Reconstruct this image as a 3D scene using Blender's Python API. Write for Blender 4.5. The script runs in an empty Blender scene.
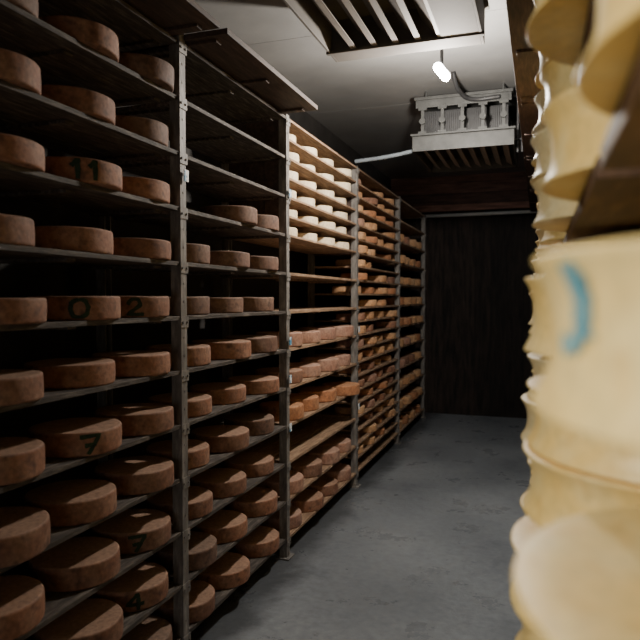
import bpy, bmesh, math, random
from mathutils import Vector, Matrix, noise
random.seed(7)
C = bpy.context.scene.collection

# ------------------------------------------------------------------ materials
def new_mat(name):
    m = bpy.data.materials.new(name); m.use_nodes = True
    nt = m.node_tree
    b = nt.nodes["Principled BSDF"]
    return m, nt, b

def N(nt, t, **kw):
    n = nt.nodes.new(t)
    for k, v in kw.items(): setattr(n, k, v)
    return n

def ramp(nt, stops):
    r = N(nt, "ShaderNodeValToRGB")
    e = r.color_ramp.elements
    while len(e) < len(stops): e.new(0.5)
    for i, (p, c) in enumerate(stops):
        e[i].position = p; e[i].color = (*c, 1)
    return r

def coords(nt, rnd=True, scale=(1, 1, 1)):
    tc = N(nt, "ShaderNodeTexCoord")
    mp = N(nt, "ShaderNodeMapping"); mp.inputs["Scale"].default_value = scale
    nt.links.new(tc.outputs["Object"], mp.inputs["Vector"])
    if rnd:
        oi = N(nt, "ShaderNodeObjectInfo")
        mu = N(nt, "ShaderNodeMath", operation="MULTIPLY"); mu.inputs[1].default_value = 37.0
        nt.links.new(oi.outputs["Random"], mu.inputs[0])
        cb = N(nt, "ShaderNodeCombineXYZ")
        for i in range(3): nt.links.new(mu.outputs[0], cb.inputs[i])
        nt.links.new(cb.outputs[0], mp.inputs["Location"])
    return mp

def bump(nt, b, src, strength=0.3, dist=0.01):
    bp = N(nt, "ShaderNodeBump"); bp.inputs["Strength"].default_value = strength
    bp.inputs["Distance"].default_value = dist
    nt.links.new(src, bp.inputs["Height"]); nt.links.new(bp.outputs[0], b.inputs["Normal"])

def mixc(nt, fac, a, bcol, mode="MIX"):
    m = N(nt, "ShaderNodeMix", data_type="RGBA", blend_type=mode)
    if hasattr(fac, "is_linked"): nt.links.new(fac, m.inputs[0])
    else: m.inputs[0].default_value = fac
    for s, i in ((a, 6), (bcol, 7)):
        if hasattr(s, "is_linked"): nt.links.new(s, m.inputs[i])
        else: m.inputs[i].default_value = (*s, 1)
    return m.outputs[2]

def noise_mat(name, stops, scale=6, detail=6, rough=0.7, bs=0.3, bd=0.004, stretch=(1, 1, 1), metallic=0.0, rnd=True):
    m, nt, b = new_mat(name)
    mp = coords(nt, rnd, stretch)
    n = N(nt, "ShaderNodeTexNoise"); n.inputs["Scale"].default_value = scale; n.inputs["Detail"].default_value = detail
    n.inputs["Roughness"].default_value = 0.62
    nt.links.new(mp.outputs[0], n.inputs["Vector"])
    r = ramp(nt, stops); nt.links.new(n.outputs["Fac"], r.inputs[0])
    nt.links.new(r.outputs[0], b.inputs["Base Color"])
    b.inputs["Roughness"].default_value = rough
    b.inputs["Metallic"].default_value = metallic
    bump(nt, b, n.outputs["Fac"], bs, bd)
    return m

def rind_mat(name, dark, light, bloom, spot, bloom_amt=0.5, rough=0.75, spot_amt=0.75, grain=0.66, bmp=.4, dust=0.0):
    m, nt, b = new_mat(name)
    mp = coords(nt, True)
    oi = N(nt, "ShaderNodeObjectInfo")
    base = mixc(nt, oi.outputs["Random"], dark, light)
    n1 = N(nt, "ShaderNodeTexNoise"); n1.inputs["Scale"].default_value = 14; n1.inputs["Detail"].default_value = 8
    n2 = N(nt, "ShaderNodeTexNoise"); n2.inputs["Scale"].default_value = 70; n2.inputs["Detail"].default_value = 5
    n3 = N(nt, "ShaderNodeTexNoise"); n3.inputs["Scale"].default_value = 30; n3.inputs["Detail"].default_value = 3
    for n in (n1, n2, n3): nt.links.new(mp.outputs[0], n.inputs["Vector"])
    r1 = ramp(nt, [(0.42, (0, 0, 0)), (0.68, (bloom_amt,) * 3)]); nt.links.new(n1.outputs["Fac"], r1.inputs[0])
    c1 = mixc(nt, r1.outputs[0], base, bloom)
    r2 = ramp(nt, [(0.28, (spot_amt,) * 3), (0.46, (0, 0, 0))]); nt.links.new(n3.outputs["Fac"], r2.inputs[0])
    c2 = mixc(nt, r2.outputs[0], c1, spot)
    if dust:
        tc = N(nt, "ShaderNodeTexCoord"); sp = N(nt, "ShaderNodeSeparateXYZ"); nt.links.new(tc.outputs["Normal"], sp.inputs[0])
        rd = ramp(nt, [(0.6, (0, 0, 0)), (0.95, (dust,) * 3)]); nt.links.new(sp.outputs[2], rd.inputs[0])
        c2 = mixc(nt, rd.outputs[0], c2, bloom)
    r3 = ramp(nt, [(0.3, (grain,) * 3), (0.7, (1.12,) * 3)]); nt.links.new(n2.outputs["Fac"], r3.inputs[0])
    c3 = mixc(nt, 1.0, c2, r3.outputs[0], "MULTIPLY")
    nt.links.new(c3, b.inputs["Base Color"]); b.inputs["Roughness"].default_value = rough
    bump(nt, b, n2.outputs["Fac"], bmp, 0.003)
    return m

M_BROWN = rind_mat("rind_brown", (0.20, 0.094, 0.058), (0.34, 0.155, 0.088), (0.40, 0.25, 0.17), (0.10, 0.048, 0.033), .45, dust=.7)
M_GREYB = rind_mat("rind_grey_brown", (0.14, 0.074, 0.052), (0.21, 0.112, 0.074), (0.27, 0.18, 0.13), (0.06, 0.036, 0.026), .45, dust=.7)
M_PINK = rind_mat("rind_pinkish", (0.32, 0.165, 0.115), (0.42, 0.22, 0.145), (0.48, 0.32, 0.24), (0.18, 0.09, 0.06), .5, dust=.5)
M_ORANGE = rind_mat("rind_orange", (0.42, 0.175, 0.075), (0.50, 0.215, 0.10), (0.52, 0.30, 0.17), (0.24, 0.10, 0.05), .5, dust=.3)
M_TANLIT = rind_mat("rind_tan_lamplit", (0.50, 0.25, 0.115), (0.64, 0.36, 0.18), (0.64, 0.44, 0.27), (0.28, 0.13, 0.07), .5, dust=.5)  # lighter, more orange brown: the lamp's glow is put into the rind colour
M_CREAM = rind_mat("rind_cream", (0.66, 0.54, 0.37), (0.76, 0.63, 0.43), (0.80, 0.70, 0.52), (0.50, 0.37, 0.22), 0.5, .7, .5, .85)
M_YELLOW = rind_mat("rind_pale_yellow", (0.84, 0.585, 0.19), (0.88, 0.65, 0.245), (0.88, 0.72, 0.36), (0.76, 0.48, 0.14), 0.7, 0.45, .5, .93, .08)
M_PALE = rind_mat("rind_pale_cream", (0.82, 0.63, 0.29), (0.86, 0.69, 0.36), (0.88, 0.76, 0.45), (0.72, 0.50, 0.20), 0.7, 0.45, .5, .93, .08)

M_MARKG = noise_mat("ink_green", [(0.38, (0.004, 0.020, 0.009)), (0.70, (0.022, 0.055, 0.018))], 90)
M_MARKB = noise_mat("ink_blue", [(0.35, (0.05, 0.23, 0.31)), (0.65, (0.30, 0.46, 0.42))], 45, 4)
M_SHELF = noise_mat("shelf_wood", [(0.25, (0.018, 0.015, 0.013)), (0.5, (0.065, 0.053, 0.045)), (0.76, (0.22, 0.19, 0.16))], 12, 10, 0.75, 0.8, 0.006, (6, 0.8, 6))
M_SHELFLIT = noise_mat("shelf_wood_lamplit", [(0.25, (0.10, 0.06, 0.035)), (0.5, (0.27, 0.17, 0.105)), (0.75, (0.50, 0.35, 0.23))], 12, 10, 0.72, 0.6, 0.005, (6, 0.8, 6))  # wood colour lightened so board edges look lamplit in the far bays
M_SHELFR = noise_mat("shelf_wood_brown", [(0.25, (0.045, 0.022, 0.011)), (0.5, (0.10, 0.050, 0.024)), (0.75, (0.18, 0.10, 0.05))], 12, 9, 0.65, 0.5, 0.004, (6, 0.7, 6))
M_TOPB = noise_mat("top_board_wood", [(0.25, (0.022, 0.015, 0.012)), (0.5, (0.06, 0.037, 0.028)), (0.75, (0.12, 0.075, 0.056))], 10, 9, 0.7, 0.5, 0.004, (6, 0.7, 6))
M_POST = noise_mat("post_galvanised", [(0.25, (0.07, 0.062, 0.057)), (0.55, (0.20, 0.185, 0.17)), (0.8, (0.42, 0.39, 0.36))], 22, 9, 0.6, 0.5, 0.003, (2, 2, 0.5), 0.1)
M_STEEL = noise_mat("painted_steel", [(0.3, (0.032, 0.033, 0.032)), (0.7, (0.072, 0.073, 0.070))], 14, 7, 0.55, 0.2, 0.002, metallic=.1)
M_LOUV = noise_mat("louver_steel", [(0.3, (0.12, 0.103, 0.090)), (0.7, (0.21, 0.183, 0.16))], 5, 5, 0.65, 0.1, 0.002, (3, 0.6, 3))
M_PANEL = noise_mat("panel_steel", [(0.3, (0.075, 0.066, 0.058)), (0.7, (0.12, 0.105, 0.092))], 5, 5, 0.8, 0.1, 0.002)
M_DARK = noise_mat("dark_metal", [(0.3, (0.015, 0.015, 0.016)), (0.7, (0.04, 0.04, 0.042))], 10, 4, 0.5)
M_PIPE = noise_mat("pipe_blue_grey", [(0.3, (0.12, 0.14, 0.16)), (0.7, (0.19, 0.22, 0.245))], 8, 4, 0.45, 0.1)
M_PIPEL = noise_mat("pipe_light_grey", [(0.3, (0.48, 0.48, 0.46)), (0.7, (0.62, 0.61, 0.58))], 8, 4, 0.4, 0.1)
M_TAG = noise_mat("tag_plastic", [(0.45, (0.10, 0.30, 0.48)), (0.5, (0.75, 0.78, 0.8))], 30, 1, 0.4)

def floor_mat():
    m, nt, b = new_mat("concrete_floor")
    mp = coords(nt, False)
    n1 = N(nt, "ShaderNodeTexNoise"); n1.inputs["Scale"].default_value = 1.5; n1.inputs["Detail"].default_value = 10; n1.inputs["Roughness"].default_value = 0.64
    n2 = N(nt, "ShaderNodeTexNoise"); n2.inputs["Scale"].default_value = 26; n2.inputs["Detail"].default_value = 8
    n3 = N(nt, "ShaderNodeTexNoise"); n3.inputs["Scale"].default_value = 3.0; n3.inputs["Detail"].default_value = 12; n3.inputs["Roughness"].default_value = .70
    for n in (n1, n2, n3): nt.links.new(mp.outputs[0], n.inputs["Vector"])
    r = ramp(nt, [(0.32, (0.155, 0.172, 0.194)), (0.5, (0.235, 0.258, 0.285)), (0.70, (0.36, 0.387, 0.415))]); nt.links.new(n1.outputs["Fac"], r.inputs[0])
    r2 = ramp(nt, [(0.3, (0.80,) * 3), (0.7, (1.08,) * 3)]); nt.links.new(n2.outputs["Fac"], r2.inputs[0])
    c = mixc(nt, 1.0, r.outputs[0], r2.outputs[0], "MULTIPLY")
    r3 = ramp(nt, [(0.49, (0, 0, 0)), (0.70, (0.65,) * 3)]); nt.links.new(n3.outputs["Fac"], r3.inputs[0])
    c = mixc(nt, r3.outputs[0], c, (0.10, 0.11, 0.126))
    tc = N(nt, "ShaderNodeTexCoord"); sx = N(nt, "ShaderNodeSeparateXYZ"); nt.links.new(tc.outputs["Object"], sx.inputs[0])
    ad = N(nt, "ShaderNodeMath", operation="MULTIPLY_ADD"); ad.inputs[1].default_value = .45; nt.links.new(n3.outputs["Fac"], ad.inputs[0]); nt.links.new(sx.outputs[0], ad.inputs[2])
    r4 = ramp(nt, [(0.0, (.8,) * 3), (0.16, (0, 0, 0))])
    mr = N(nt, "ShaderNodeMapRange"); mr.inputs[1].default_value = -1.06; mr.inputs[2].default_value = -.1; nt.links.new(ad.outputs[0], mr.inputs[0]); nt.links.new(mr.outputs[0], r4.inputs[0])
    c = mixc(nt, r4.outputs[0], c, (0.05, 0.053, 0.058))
    nt.links.new(c, b.inputs["Base Color"])
    rr = ramp(nt, [(0.35, (0.48,) * 3), (0.65, (0.22,) * 3)]); nt.links.new(n3.outputs["Fac"], rr.inputs[0])
    nt.links.new(rr.outputs[0], b.inputs["Roughness"])
    bump(nt, b, n2.outputs["Fac"], 0.35, 0.006)
    return m

def plank_mat(name, cols, pw=0.16, axis=0, rough=0.7, groove=.1):
    m, nt, b = new_mat(name)
    tc = N(nt, "ShaderNodeTexCoord")
    sx = N(nt, "ShaderNodeSeparateXYZ"); nt.links.new(tc.outputs["Object"], sx.inputs[0])
    dv = N(nt, "ShaderNodeMath", operation="DIVIDE"); dv.inputs[1].default_value = pw
    nt.links.new(sx.outputs[axis], dv.inputs[0])
    fr = N(nt, "ShaderNodeMath", operation="FRACT"); nt.links.new(dv.outputs[0], fr.inputs[0])
    fl = N(nt, "ShaderNodeMath", operation="FLOOR"); nt.links.new(dv.outputs[0], fl.inputs[0])
    wn = N(nt, "ShaderNodeTexWhiteNoise", noise_dimensions="1D"); nt.links.new(fl.outputs[0], wn.inputs["W"])
    mp = N(nt, "ShaderNodeMapping"); mp.inputs["Scale"].default_value = (8, 8, 1) if axis != 2 else (1, 1, 8)
    nt.links.new(tc.outputs["Object"], mp.inputs[0])
    n = N(nt, "ShaderNodeTexNoise"); n.inputs["Scale"].default_value = 3; n.inputs["Detail"].default_value = 10; n.inputs["Roughness"].default_value = .65
    nt.links.new(mp.outputs[0], n.inputs["Vector"])
    r = ramp(nt, [(0.35, cols[0]), (0.7, cols[1])]); nt.links.new(n.outputs["Fac"], r.inputs[0])
    r2 = ramp(nt, [(0, (0.4,) * 3), (1, (1.35,) * 3)]); nt.links.new(wn.outputs["Value"], r2.inputs[0])
    c = mixc(nt, 1.0, r.outputs[0], r2.outputs[0], "MULTIPLY")
    g = ramp(nt, [(0.0, (groove,) * 3), (0.04, (1,) * 3), (0.96, (1,) * 3), (1.0, (groove,) * 3)]); nt.links.new(fr.outputs[0], g.inputs[0])
    c = mixc(nt, 1.0, c, g.outputs[0], "MULTIPLY")
    nt.links.new(c, b.inputs["Base Color"]); b.inputs["Roughness"].default_value = rough
    bump(nt, b, g.outputs[0], 0.3, 0.004)
    return m

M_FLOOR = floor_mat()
M_CEIL = noise_mat("ceiling_panel", [(0.3, (0.17, 0.167, 0.163)), (0.7, (0.25, 0.246, 0.24))], 1.6, 6, 0.42, 0.05, 0.002)
M_WALL = noise_mat("dark_wall", [(0.3, (0.012, 0.011, 0.010)), (0.7, (0.035, 0.03, 0.027))], 4, 6, 0.8)
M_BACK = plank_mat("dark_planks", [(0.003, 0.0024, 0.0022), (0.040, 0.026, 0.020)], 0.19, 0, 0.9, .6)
M_HEAD = plank_mat("red_brown_planks", [(0.09, 0.04, 0.028), (0.38, 0.19, 0.13)], 0.13, 2, 0.7)

# ------------------------------------------------------------------ geometry helpers
def add_box(bm, lo, hi, rot=None, piv=None):
    vs = [bm.verts.new((x, y, z)) for x in (lo[0], hi[0]) for y in (lo[1], hi[1]) for z in (lo[2], hi[2])]
    for f in ((0, 1, 3, 2), (4, 6, 7, 5), (0, 4, 5, 1), (2, 3, 7, 6), (0, 2, 6, 4), (1, 5, 7, 3)):
        bm.faces.new([vs[i] for i in f])
    if rot is not None:
        p = Vector(piv) if piv else (Vector(lo) + Vector(hi)) / 2
        bmesh.ops.rotate(bm, verts=vs, cent=p, matrix=rot)
    return vs

def add_cyl(bm, p0, p1, r, seg=16):
    p0 = Vector(p0); p1 = Vector(p1); d = p1 - p0
    q = d.to_track_quat('Z', 'Y').to_matrix()
    rings = []
    for p in (p0, p1):
        rings.append([bm.verts.new(p + q @ Vector((r * math.cos(2 * math.pi * i / seg), r * math.sin(2 * math.pi * i / seg), 0))) for i in range(seg)])
    for i in range(seg):
        j = (i + 1) % seg
        bm.faces.new([rings[0][i], rings[0][j], rings[1][j], rings[1][i]])
    bm.faces.new(rings[0][::-1]); bm.faces.new(rings[1])

def finish(bm, name, mat, parent=None, origin=None, bevel=0.0, smooth=False):
    if bevel:
        bmesh.ops.bevel(bm, geom=list(bm.edges), offset=bevel, segments=2, affect='EDGES', profile=0.6)
    bmesh.ops.recalc_face_normals(bm, faces=bm.faces)
    xs = [v.co for v in bm.verts]
    if origin is None:
        origin = Vector(((min(v.x for v in xs) + max(v.x for v in xs)) / 2, (min(v.y for v in xs) + max(v.y for v in xs)) / 2, min(v.z for v in xs)))
    origin = Vector(origin)
    bmesh.ops.translate(bm, verts=bm.verts, vec=-origin)
    me = bpy.data.meshes.new(name); bm.to_mesh(me); bm.free()
    me.materials.append(mat)
    if smooth:
        for p in me.polygons: p.use_smooth = True
    o = bpy.data.objects.new(name, me); C.objects.link(o)
    if parent:
        o.parent = parent; o.location = origin - parent.location
    else: o.location = origin
    return o

def tag(o, label, cat, group=None, kind=None):
    o["label"] = label; o["category"] = cat
    if group: o["group"] = group
    if kind: o["kind"] = kind

def empty(name, loc):
    e = bpy.data.objects.new(name, None); e.location = loc; e.empty_display_size = 0.2
    C.objects.link(e); return e

def structure(name, lo, hi, mat):
    bm = bmesh.new(); add_box(bm, lo, hi)
    o = finish(bm, name, mat, origin=(0, 0, 0)); o["kind"] = "structure"; return o

# ------------------------------------------------------------------ room
XL, XR, YB, YF, H = -1.80, 0.66, 8.05, -2.2, 2.95
structure("floor", (XL - .1, YF - .1, -0.1), (XR + .1, YB + .1, 0), M_FLOOR)
bm = bmesh.new()
yy = YF - .1
while yy < YB + .1:
    add_box(bm, (XL - .1, yy + .003, H), (XR + .1, min(yy + 1.45, YB + .1), H + .1)); yy += 1.45
o = finish(bm, "ceiling", M_CEIL, origin=(0, 0, 0)); o["kind"] = "structure"
structure("wall_left", (XL - .1, YF, 0), (XL, YB, H), M_WALL)
structure("wall_right", (XR, YF, 0), (XR + .1, YB, H), M_WALL)
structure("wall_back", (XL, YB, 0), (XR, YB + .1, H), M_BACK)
structure("wall_front", (XL, YF - .1, 0), (XR, YF, H), M_WALL)
structure("trim_1", (XL + .001, YB - 0.05, 2.52), (XR - .001, YB - .001, H - .002), M_HEAD)

# ------------------------------------------------------------------ shelving
SP = 0.211
S = [0.114 + SP * i for i in range(12)]
FX = -1.32
TH = 0.016
LY = [1.08, 2.19, 3.28, 4.70, 6.25, 7.72]
BACKX = -1.70

rackL = empty("cheese_rack", (-1.5, 4.4, 0))
tag(rackL, "tall grey galvanised rack with dark wooden shelf boards", "rack")

def make_post(x, y, name, parent, h=2.43, w=0.042, dep=0.045, front=True):
    bm = bmesh.new(); t = 0.006
    sx = 1 if front else -1
    xf = x
    add_box(bm, (min(xf, xf - sx * t), y - w / 2, 0.0), (max(xf, xf - sx * t), y + w / 2, h))
    for s in (-1, 1):
        ya = y + s * (w / 2 - t / 2)
        add_box(bm, (min(xf - sx * t, xf - sx * dep), ya - t / 2, 0.0), (max(xf - sx * t, xf - sx * dep), ya + t / 2, h))
    add_box(bm, (x - 0.06 if front else x - .02, y - 0.045, 0.0), (x + 0.02 if front else x + .06, y + 0.045, 0.008))
    if front:
        for z in S:
            if z < h + .02:
                add_box(bm, (x, y - w / 2 - .006, z - 0.045), (x + 0.004, y + w / 2 + .006, z - 0.002))
                for s in (-1, 1):
                    add_cyl(bm, (x + .004, y + s * .016, z - .025), (x + .009, y + s * .016, z - .025), 0.005, 8)
        k = 0.03
        while k < h:
            add_cyl(bm, (x, y, k), (x + .002, y, k), 0.005, 8); k += 0.0703
    return finish(bm, name, M_POST, parent)

for i, y in enumerate(LY):
    make_post(FX + 0.006, y, "post", rackL, 2.62 if i in (0, 1) else 2.43 + 0.02)
    make_post(BACKX - 0.01, y, "post", rackL, 2.43, front=False)

def shelf_board(x0, x1, y0, y1, ztop, parent, mat, th=TH, name="shelf_board", battens=True):
    bm = bmesh.new()
    n = 3; w = (x1 - x0) / n
    for i in range(n):
        dz = random.uniform(-0.0005, 0)
        e = random.uniform(-.004, .004) if i == n - 1 else -.0015
        add_box(bm, (x0 + i * w + .0015, y0 + random.uniform(0, .004), ztop - th + dz), (x0 + (i + 1) * w + e, y1 - random.uniform(0, .004), ztop + dz))
    if battens:
        for yy in (y0 + .03, (y0 + y1) / 2 - .02, y1 - .07):
            add_box(bm, (x0 + .02, yy, ztop - th - .012), (x1 - .06, yy + .04, ztop - th - .0005))
    return finish(bm, name, mat, parent, bevel=0.0015)

HALF = SP / 2
for b in range(5):
    y0, y1 = LY[b] + .024, LY[b + 1] - .024
    for i, z in enumerate(S):
        dense = (b == 2 and i >= 8) or b == 3
        shelf_board(BACKX, FX + (.004 if b else 0), y0, y1, z, rackL, M_SHELFLIT if b >= 2 else M_SHELF, .013 if dense else TH, battens=not dense)
        if dense and i < 11:
            shelf_board(BACKX, FX + .002, y0, y1, z + HALF, rackL, M_SHELFLIT, .013, battens=False)
    if b <= 1:
        shelf_board(-1.76, -1.13, y0 - .01, y1 - .01, S[11] + .035, rackL, M_TOPB, 0.022, "top_board")
for (ya, za, zb_) in ((3.28, S[8] - .02, 2.43), (4.70, S[8] - .02, 2.43)):  # added panels: keep lamp spill and the pale wheels out of sight next door
    bm = bmesh.new()
    for k in range(3):
        add_box(bm, (BACKX + .03 + k * .11, ya - .010, za), (BACKX + .03 + k * .11 + .107, ya + .008, zb_))
    finish(bm, "spill_panel", M_TOPB, rackL, bevel=.001)
for (y, z) in ((3.28, 1.19), (3.28, .98), (3.28, 0.71), (3.28, 2.0), (2.19, 1.9), (4.70, 1.19), (4.70, .60)):
    bm = bmesh.new(); add_box(bm, (FX + .018, y - .016, z), (FX + .022, y + .016, z + .045))
    o = finish(bm, "tag", M_TAG, rackL, bevel=.001); o["label"] = "blue and white plastic tag"

rackR = empty("cheese_rack", (0.3, 4.0, 0))
tag(rackR, "wooden cheese rack with warm brown boards holding pale wheels", "rack")
RX0, RX1 = 0.05, 0.50
RY = [0.19, 0.675, 2.03, 3.39, 4.75, 6.2, 7.7]
for y in RY:
    make_post(0.17, y, "post", rackR, 2.43, front=False, w=0.03, dep=.04)
    make_post(0.53, y, "post", rackR, 2.43, front=False, w=0.03, dep=.04)
for b in range(6):
    for i, z in enumerate(S):
        if i == 11: continue
        shelf_board(RX0 + (.02 if i < 7 else 0), RX1, RY[b] + .018, RY[b + 1] - .018, z, rackR, M_SHELFR, 0.022, battens=False)
for b in range(1, 6):
    shelf_board(-0.12, 0.58, RY[b] + .004, RY[b + 1] - .004, S[11] + .03, rackR, M_TOPB, 0.03, "top_board")

# ------------------------------------------------------------------ cheese
def wheel_radius(kind, R, Hh, z):
    t = z / Hh
    if kind == "bulge":
        return R * (0.990 + 0.010 * math.sin(math.pi * t))
    return R - 0.014 * (R / 0.2) * (1 - abs(2 * t - 1) ** 2.4)

def wheel_mesh(name, kind, R, Hh, seed, mat, seg=80):
    prof = []
    er = 0.0075 if kind == "bulge" else 0.0022
    amp = 0.0028 if kind == "bulge" else 0.0010
    n = 18
    prof += [(R * .3, 0.0), (R * .7, 0.0)]
    for k in range(5):
        a = -math.pi / 2 + k / 4 * math.pi / 2
        rr = wheel_radius(kind, R, Hh, er)
        prof.append((rr - er + er * math.cos(a), er + er * math.sin(a)))
    for k in range(1, n):
        z = er + (Hh - 2 * er) * k / n
        prof.append((wheel_radius(kind, R, Hh, z), z))
    for k in range(5):
        a = k / 4 * math.pi / 2
        rr = wheel_radius(kind, R, Hh, Hh - er)
        prof.append((rr - er + er * math.cos(a), Hh - er + er * math.sin(a)))
    prof += [(R * .82, Hh - .0005), (R * .6, Hh - .0015), (R * .3, Hh - .002)]
    bm = bmesh.new()
    rings = []
    for (r, z) in prof:
        ring = []
        for i in range(seg):
            a = 2 * math.pi * i / seg
            ca, sa = math.cos(a), math.sin(a)
            d = noise.noise(Vector((ca * 1.3 + seed * 9, sa * 1.3, z * (8 if kind == "bulge" else 2)))) * amp + noise.noise(Vector((ca * 6 + seed * 5, sa * 6, z * 30))) * amp * .3
            rr = r + d * (r / R)
            zz = z
            if z > Hh * .5:
                zz += noise.noise(Vector((ca * r * 8 + seed, sa * r * 8, seed))) * (0.0026 if kind == "bulge" else .0012)
            ring.append(bm.verts.new((rr * ca, rr * sa, zz)))
        rings.append(ring)
    for a, b in zip(rings[:-1], rings[1:]):
        for i in range(seg):
            j = (i + 1) % seg
            bm.faces.new([a[i], a[j], b[j], b[i]])
    c0 = bm.verts.new((0, 0, 0)); c1 = bm.verts.new((0, 0, Hh - .002))
    for i in range(seg):
        j = (i + 1) % seg
        bm.faces.new([c0, rings[0][j], rings[0][i]]); bm.faces.new([c1, rings[-1][i], rings[-1][j]])
    bmesh.ops.recalc_face_normals(bm, faces=bm.faces)
    me = bpy.data.meshes.new(name); bm.to_mesh(me); bm.free()
    me.materials.append(mat)
    for p in me.polygons: p.use_smooth = True
    return me

LIB = {}
def get_mesh(mk, mat, kind, R, Hh):
    v = random.randrange(4)
    key = (mk, v, Hh, R)
    if key not in LIB:
        LIB[key] = wheel_mesh("wheel_" + mk, kind, R, Hh, v + len(LIB) * .37, mat)
    return LIB[key]

GLYPH = {
    "11": [[(-.040, .60), (-.022, .90), (-.022, .10)], [(.010, .60), (.028, .90), (.028, .10)]],
    "7": [[(-.030, .82), (.028, .86), (-.006, .10)], [(-.016, .46), (.018, .50)]],
    "2": [[(-.024, .60), (-.014, .84), (.010, .88), (.018, .60), (-.024, .15), (.030, .15)]],
    "0": [[(0, .88), (-.020, .74), (-.024, .46), (-.016, .18), (.004, .11), (.022, .26), (.026, .54), (.018, .80), (0, .88)]],
    "4": [[(.012, .10), (.012, .90), (-.026, .4), (.032, .4)]],
    "J": [[(-.005, .92), (.000, .80), (.000, .66), (-.002, .46)], [(.006, .93), (.010, .76), (.008, .50)], [(.003, .52), (-.006, .46), (-.018, .45), (-.026, .47)]],
}
def add_mark(wheel, text, kind, R, Hh, ang, mat, width=0.0055, off=0.0022, rough=.35):
    bm = bmesh.new()
    for pl in GLYPH[text]:
        pts = []
        for a, b in zip(pl[:-1], pl[1:]):
            for k in range(8):
                t = k / 8; pts.append(Vector((a[0] + (b[0] - a[0]) * t, (a[1] + (b[1] - a[1]) * t) * Hh)))
        pts.append(Vector((pl[-1][0], pl[-1][1] * Hh)))
        L = []
        for i, p in enumerate(pts):
            d = (pts[min(i + 1, len(pts) - 1)] - pts[max(i - 1, 0)]).normalized()
            nrm = Vector((-d.y, d.x)); row = []
            ww = width * (0.85 + rough * noise.noise(Vector((i * .7, R, ang * 5))))
            for s in (-1, -.33, .33, 1):
                q = p + nrm * ww * s
                u = q.x; z = min(max(q.y, .006), Hh - .006)
                rr = wheel_radius(kind, R, Hh, z) + off
                aa = ang + u / R
                row.append(bm.verts.new((rr * math.cos(aa), rr * math.sin(aa), z)))
            L.append(row)
        for a, b in zip(L[:-1], L[1:]):
            for k in range(3): bm.faces.new([a[k], a[k + 1], b[k + 1], b[k]])
    me = bpy.data.meshes.new("ink_mark"); bm.to_mesh(me); bm.free(); me.materials.append(mat)
    o = bpy.data.objects.new("ink_mark", me); C.objects.link(o); o.parent = wheel
    o["label"] = "painted mark on the rind"
    return o

def put_wheel(x, y, z, mk, mat, kind, R, Hh, label, group, sc=1.0, rz=None):
    me = get_mesh(mk, mat, kind, R, Hh)
    o = bpy.data.objects.new("cheese_wheel", me); C.objects.link(o)
    o.location = (x, y, z + 0.0006)
    o.rotation_euler = (0, 0, random.uniform(0, 6.28) if rz is None else rz)
    o.scale = (sc, sc, random.uniform(.92, 1.06) if rz is None else 1)
    tag(o, label, "cheese", group)
    return o

RL, HL = 0.14, 0.076
WY = {0: [1.37, 1.705, 2.03], 1: [2.37, 2.71, 3.06], 2: [3.47, 3.80, 4.14, 4.49], 3: [4.90, 5.25, 5.62, 6.00], 4: [6.42, 6.75, 7.08, 7.42]}
LB = {
    "brown": (M_BROWN, "brick brown aged cheese wheel with mottled rind"),
    "grey": (M_GREYB, "dusty dark brown aged cheese wheel"),
    "pink": (M_PINK, "pinkish brown washed rind cheese wheel"),
    "orange": (M_ORANGE, "bright orange washed rind cheese wheel"),
    "tan": (M_TANLIT, "light tan cheese wheel, lamp glow in its colour"),
    "cream": (M_CREAM, "fresh cream white cheese wheel under the lamp"),
}
marks = {(0, 8, 1): "11", (0, 6, 1): "0", (0, 6, 2): "2", (0, 4, 1): "7", (0, 2, 2): "7", (0, 1, 2): "4"}
mark_shift = {(0, 4, 1): .28, (0, 8, 1): .20, (0, 6, 1): .08, (0, 6, 2): .12}
GL = "aged cheese wheels on the tall rack"
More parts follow.
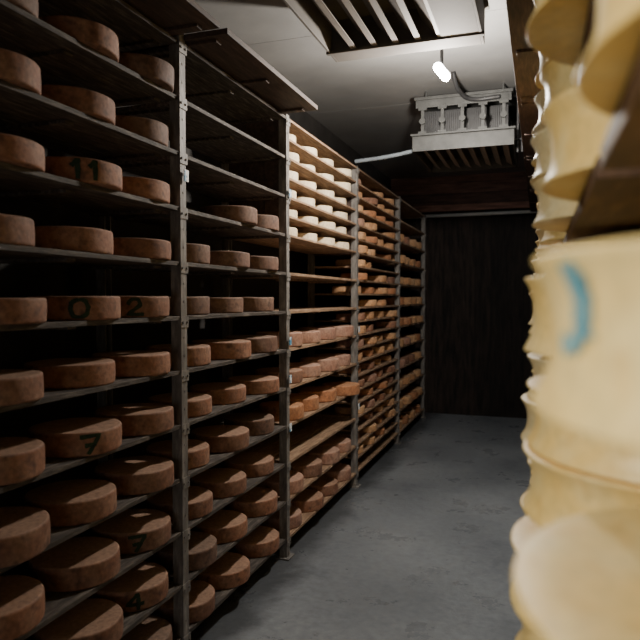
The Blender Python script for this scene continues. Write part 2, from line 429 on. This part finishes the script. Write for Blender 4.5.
for b in range(5):
    for i in range(11):
        if b == 0: col = "brown"
        elif b == 1:
            if i >= 9: continue
            col = "grey" if i >= 6 else "brown"
        elif b == 2:
            if i in (7, 6, 2): continue
            col = "cream" if i >= 8 else {5: "pink", 4: "pink", 3: "orange"}.get(i, "pink")
        else: col = "tan" if i < 10 else "brown"
        if b == 4 and i == 10: continue
        for j, y in enumerate(WY[b]):
            if b == 1 and i == 8 and j == 0: continue
            c = col
            if b == 0 and random.random() < (.5 if i >= 9 else .15): c = "grey"
            if b == 1 and random.random() < .2: c = "grey"
            if b == 2 and col == "pink" and random.random() < .25: c = "brown"
            if b >= 3 and random.random() < .35: c = random.choice(["brown", "orange", "pink"])
            x = FX - .122 + random.uniform(-.014, .020)
            yy = y + random.uniform(-.012, .012) * (1 if b == 0 else 1.7)
            if b == 1: yy = min(max(yy, 2.36), 3.10)
            if b == 2: yy = min(max(yy, 3.46), 4.52)
            if b == 1 and i == 8: yy = (0, 2.79, 3.10)[j]
            if b == 2 and i == 3 and j == 3: x = FX - .06
            if (b, i, j) == (0, 8, 1): x = FX - .105
            mat, lab = LB[c]
            if c == "cream" or b == 3:
                for half in (0, 1):
                    if c != "cream" and b == 3:
                        c2 = "tan" if random.random() < .6 else random.choice(["brown", "orange", "pink"])
                        mat, lab = LB[c2]
                    else: c2 = c
                    if b == 3 and random.random() < .12: continue
                    if b == 2:
                        put_wheel(x + .012 + random.uniform(-.02, .01), yy + random.uniform(-.015, .015), S[i] + half * HALF, c2, mat, "bulge", RL, .054, lab, GL, random.uniform(.66, .76))
                    else:
                        put_wheel(x - .005 + random.uniform(-.012, .03), yy + random.uniform(-.012, .012), S[i] + half * HALF, c2, mat, "bulge", RL, .056, lab, GL, random.uniform(.78, .90))
            elif (b, i, j) in marks:
                mat, lab = LB["brown"]
                o = put_wheel(x, yy, S[i], "brown", mat, "bulge", RL, HL, lab + ", marked dark green", GL, 1.03, rz=0)
                toc = math.atan2(-yy, -x)
                add_mark(o, marks[(b, i, j)], "bulge", RL, HL, toc + mark_shift.get((b, i, j), .12), M_MARKG, .0078, .0034)
            else:
                put_wheel(x, yy, S[i], c, mat, "bulge", RL, HL, lab, GL, random.uniform(.99, 1.05) if b == 0 else random.uniform(.94, 1.02))

RR, HR = 0.20, 0.096
GR = "pale concave cheese wheels on the wooden rack"
ry = [0.45, 0.91, 1.345, 1.78, 2.27, 2.70, 3.13]
for i in range(1, 11):
    for j, y in enumerate(ry):
        x = 0.183 + random.uniform(-.014, .012); yy = y + random.uniform(-.006, .006)
        if j == 0:
            if i in (1, 2, 3) or i >= 8: continue
            x = {4: .18, 5: .183, 6: .193, 7: .219}[i]
        if j == 1 and i == 7: x, yy = 0.198, 0.89
        if j == 1 and i in (5, 4): x = (.168, .178)[i == 5]
        if j == 2 and i in (5, 4): x = .164
        special = (i == 6 and j == 0)
        yl = (i + j) % 2 == 0 or (j <= 1)
        c, mat = ("yellow", M_YELLOW) if yl else ("pale", M_PALE)
        if j == 0 or i >= 9 or (i >= 6 and j == 1):
            lab = "large pale yellow cheese wheel with concave side" + (", smeared blue mark" if special else "")
            o = put_wheel(x, yy, S[i], c, mat, "concave", RR, HR, lab, GR, rz=0 if special else random.uniform(.01, 6))
            if special:
                add_mark(o, "J", "concave", RR, HR, math.radians(180 + 23), M_MARKB, .0066, .0018, .8)
        else:
            put_wheel(x, yy, S[i], c, mat, "concave", RR, .082, "pale concave cheese wheel under a second one", GR, rz=random.uniform(.01, 6))
            put_wheel(x + random.uniform(-.008, .014), yy + random.uniform(-.004, .004), S[i] + .0848, c, mat, "concave", RR, .082, "pale concave cheese wheel stacked on another wheel", GR, rz=random.uniform(.01, 6))

# ------------------------------------------------------------------ cooling unit with long louvres
ev = empty("ceiling_cooler", (-.65, 2.75, 2.68))
tag(ev, "ceiling hung cooling unit with long grey-brown louvre fins", "air cooler")
x0, x1, y0, y1, zb, zt = -1.03, -.27, 2.05, 3.26, 2.69, 2.86
bm = bmesh.new()
add_box(bm, (x0, y0, zb), (x0 + .012, y1, zt)); add_box(bm, (x1 - .012, y0, zb), (x1, y1, zt))
add_box(bm, (x0 + .012, y0, zb), (x1 - .012, y0 + .012, zt)); add_box(bm, (x0 + .012, y1 - .11, zb), (x1 - .012, y1, zt))
add_box(bm, (x0 - .02, y0 - .01, zt), (x1 + .02, y1 + .02, zt + .012))
add_box(bm, (x0 - .01, y1 - .14, zb - .006), (x1 + .01, y1 - .115, zb + .01))
finish(bm, "housing", M_PANEL, ev, bevel=.002)
for k in range(5):
    xc = x0 + .085 + k * .108
    bm = bmesh.new()
    add_box(bm, (xc - .062, y0 + .02, zb + .058), (xc + .062, y1 - .115, zb + .063), Matrix.Rotation(math.radians(46), 3, 'Y'))
    add_box(bm, (xc + .036, y0 + .02, zb + .006), (xc + .064, y1 - .115, zb + .011))
    finish(bm, "louver", M_LOUV, ev)
bm = bmesh.new()
add_box(bm, (x1 - .19, y0 + .013, zb + .001), (x1 - .0125, y1 - .141, zb + .006))
o = finish(bm, "side_panel", M_PANEL, ev, bevel=.001); o["label"] = "plain steel side panel"
for (x, y) in ((x0 + .1, 2.3), (x1 - .1, 2.3), (x0 + .1, 3.05), (x1 - .1, 3.05)):
    bm = bmesh.new(); add_cyl(bm, (x, y, zt + .012), (x, y, H), .008, 10)
    finish(bm, "hanger_rod", M_STEEL, ev)

# ------------------------------------------------------------------ far cooling unit
ev2 = empty("ceiling_cooler", (-.5, 5.0, 2.50))
tag(ev2, "grey steel ceiling hung cooling unit, open frame and slatted tray", "air cooler")
x0, x1, y0, y1, zb = -.86, -.20, 4.62, 5.40, 2.50
bm = bmesh.new()
add_box(bm, (x0 - .01, y0 - .01, 2.865), (x1 + .01, y1, 2.885)); add_box(bm, (x0, y0, 2.810), (x1, y0 + .012, 2.865)); add_box(bm, (x0, y1 - .012, 2.80), (x1, y1, 2.865))
for k in range(9):
    xx = x0 + .02 + k * (x1 - x0 - .09) / 8
    add_box(bm, (xx, y0 - .004, 2.820), (xx + .05, y0, 2.850))
finish(bm, "top_plate", M_STEEL, ev2, bevel=.001)
bm = bmesh.new()
add_box(bm, (x0 - .02, y0 - .02, zb), (x1 + .02, y0 - .005, zb + .105))
add_box(bm, (x0 - .02, y1 + .005, zb), (x1 + .02, y1 + .02, zb + .105))
add_box(bm, (x0 - .02, y0 - .005, zb), (x0 - .005, y1 + .005, zb + .105))
add_box(bm, (x1 + .005, y0 - .005, zb), (x1 + .02, y1 + .005, zb + .105))
add_box(bm, (x0 - .004, y0 - .004, zb + .095), (x1 + .004, y1 + .004, zb + .105))
add_box(bm, (x0 - .03, y0 - .045, zb + .105), (x1 + .03, y0 - .004, zb + .118))
finish(bm, "tray", M_STEEL, ev2, bevel=.001)
for k in range(8):
    xc = x0 + .045 + k * (x1 - x0 - .09) / 7
    bm = bmesh.new()
    add_box(bm, (xc - .026, y0, zb + .030), (xc + .026, y1, zb + .034), Matrix.Rotation(math.radians(30), 3, 'Y'))
    finish(bm, "louver", M_LOUV, ev2)
for yy in (y0 - .006, y1 - .012):
    for k in range(5):
        xc = x0 + .05 + k * (x1 - x0 - .10) / 4
        bm = bmesh.new()
        # straight hanging bracket: flat upright with a foot plate and a round clamp
        add_box(bm, (xc - .011, yy, 2.618), (xc + .011, yy + .010, 2.81))
        add_box(bm, (xc - .030, yy - .010, 2.619), (xc + .030, yy + .010, 2.640))
        add_box(bm, (xc - .030, yy - .006, 2.790), (xc + .030, yy + .010, 2.809))
        add_cyl(bm, (xc, yy - .018, 2.71), (xc, yy, 2.71), .022, 16)
        finish(bm, "bracket", M_STEEL, ev2)
bm = bmesh.new()
add_box(bm, (x0 + .03, y0 + .18, 2.61), (x1 - .03, y1 - .10, 2.83))
for k in range(40):
    yy = y0 + .17; xx = x0 + .035 + k * (x1 - x0 - .07) / 40
    add_box(bm, (xx, yy, 2.61), (xx + .004, yy + .012, 2.83))
finish(bm, "cooling_coil", M_DARK, ev2)
for (x, y) in ((x0 + .06, y0 + .08), (x1 - .06, y0 + .08), (x0 + .06, y1 - .08), (x1 - .06, y1 - .08)):
    bm = bmesh.new(); add_cyl(bm, (x, y, 2.885), (x, y, H), .008, 10); finish(bm, "hanger_rod", M_STEEL, ev2)
for s in (0, 1):
    bm = bmesh.new()
    add_cyl(bm, (x1 + .04 + s * .03, y0 + .1, 2.47), (x1 + .04 + s * .03, y0 + .1, 2.88), .009, 10)
    add_cyl(bm, (x1 - .02, y0 + .1, 2.86 - s * .3), (x1 + .04 + s * .03, y0 + .1, 2.86 - s * .3), .009, 10)
    finish(bm, "refrigerant_pipe", M_DARK, ev2)

def curve_tube(name, pts, r, mat, parent=None):
    cu = bpy.data.curves.new(name, 'CURVE'); cu.dimensions = '3D'; cu.bevel_depth = r; cu.bevel_resolution = 4; cu.use_fill_caps = True
    sp = cu.splines.new('BEZIER'); sp.bezier_points.add(len(pts) - 1)
    base = Vector(parent.location) if parent else Vector(pts[0])
    for p, q in zip(sp.bezier_points, pts):
        p.co = Vector(q) - base; p.handle_left_type = p.handle_right_type = 'AUTO'
    tmp = bpy.data.objects.new(name, cu); C.objects.link(tmp)
    dg = bpy.context.evaluated_depsgraph_get()
    me = bpy.data.meshes.new_from_object(tmp.evaluated_get(dg))
    bpy.data.objects.remove(tmp)
    me.materials.clear(); me.materials.append(mat)
    for p in me.polygons: p.use_smooth = True
    o = bpy.data.objects.new(name, me); C.objects.link(o)
    if parent: o.parent = parent
    else: o.location = base
    return o
curve_tube("hose", [(-.56, 4.34, 2.945), (-.555, 4.38, 2.90), (-.52, 4.50, 2.84), (-.47, 4.57, 2.825), (-.28, 4.595, 2.83)], .014, M_DARK, ev2)

o = curve_tube("drain_pipe", [(-1.30, 4.58, 2.455), (-1.05, 4.585, 2.475), (-.882, 4.59, 2.50)], .014, M_PIPE)
tag(o, "blue-grey pipe running from the rack to the cooling unit", "pipe")
bm = bmesh.new()
yp = YB - .075
add_cyl(bm, (XL + .001, yp, 2.46), (XR - .03, yp, 2.47), .020, 16)
add_cyl(bm, (XR - .03, yp, 2.49), (XR - .03, yp, 0.0), .020, 16)
o = finish(bm, "pipe", M_PIPEL, smooth=True)
tag(o, "long light grey horizontal pipe along the plank wall", "pipe")

# ------------------------------------------------------------------ lamp
LX, LYY, LZ = -.52, 3.55, 2.68
lamp = empty("ceiling_lamp", (LX, LYY, H))
tag(lamp, "small lit capsule lamp hanging from the ceiling", "lamp")
bm = bmesh.new(); add_cyl(bm, (LX, LYY, H), (LX, LYY, H - .02), .04, 24); add_cyl(bm, (LX, LYY, H - .02), (LX, LYY, LZ + .04), .009, 12)
finish(bm, "lamp_base", M_DARK, lamp)
m, nt, b = new_mat("lamp_glass"); b.inputs["Emission Color"].default_value = (1, .97, .9, 1); b.inputs["Emission Strength"].default_value = 40
bm = bmesh.new(); bmesh.ops.create_uvsphere(bm, u_segments=24, v_segments=14, radius=.026)
for v in bm.verts: v.co.x += .034 if v.co.x > 0 else -.034
bmesh.ops.rotate(bm, verts=bm.verts, cent=(0, 0, 0), matrix=Matrix.Rotation(math.radians(52), 3, 'Y'))
bmesh.ops.translate(bm, vec=(LX, LYY, LZ), verts=bm.verts)
finish(bm, "lamp_bulb", m, lamp, smooth=True)

def light(name, kind, loc, energy, col, size=None, target=None, spread=None):
    l = bpy.data.lights.new(name, kind); l.energy = energy; l.color = col
    if kind == 'AREA':
        l.size = size
        if spread: l.spread = math.radians(spread)
    else: l.shadow_soft_size = size
    o = bpy.data.objects.new(name, l); C.objects.link(o); o.location = loc
    if target is not None: o.rotation_euler = (Vector(target) - Vector(loc)).to_track_quat('-Z', 'Y').to_euler()
    return o
light("lamp_light", 'POINT', (LX, LYY, LZ - .14), 125, (1, .93, .83), .04)
light("near_fill", 'AREA', (-.45, -1.3, 1.0), 5.5, (1.0, .96, .92), .9, (-1.0, 2.0, .5))  # added fill from behind the camera, no known source
light("right_rack_fill", 'AREA', (-.95, -.5, 2.1), 5.5, (1.0, .95, .85), .4, (.15, .6, 1.3), 80)  # added fill aimed at the right rack to brighten its near wheels
light("aisle_fill", 'AREA', (-.55, 6.6, 2.88), 2, (.85, .93, 1.0), .5, (-.55, 7.0, 0))  # weak added fill for the far end, no fixture there

w = bpy.data.worlds.new("world"); bpy.context.scene.world = w; w.use_nodes = True
w.node_tree.nodes["Background"].inputs[0].default_value = (.5, .6, .7, 1); w.node_tree.nodes["Background"].inputs[1].default_value = .05

# ------------------------------------------------------------------ camera
cam = bpy.data.cameras.new("camera"); cam.lens = 36; cam.sensor_width = 36; cam.clip_start = 0.02
co = bpy.data.objects.new("camera", cam); C.objects.link(co)
co.location = (0, 0, 1.45)
co.rotation_euler = (math.radians(90 - 1.97), 0, math.radians(18.97))
cam.dof.use_dof = True; cam.dof.focus_distance = 3.0; cam.dof.aperture_fstop = 3.4
bpy.context.scene.camera = co
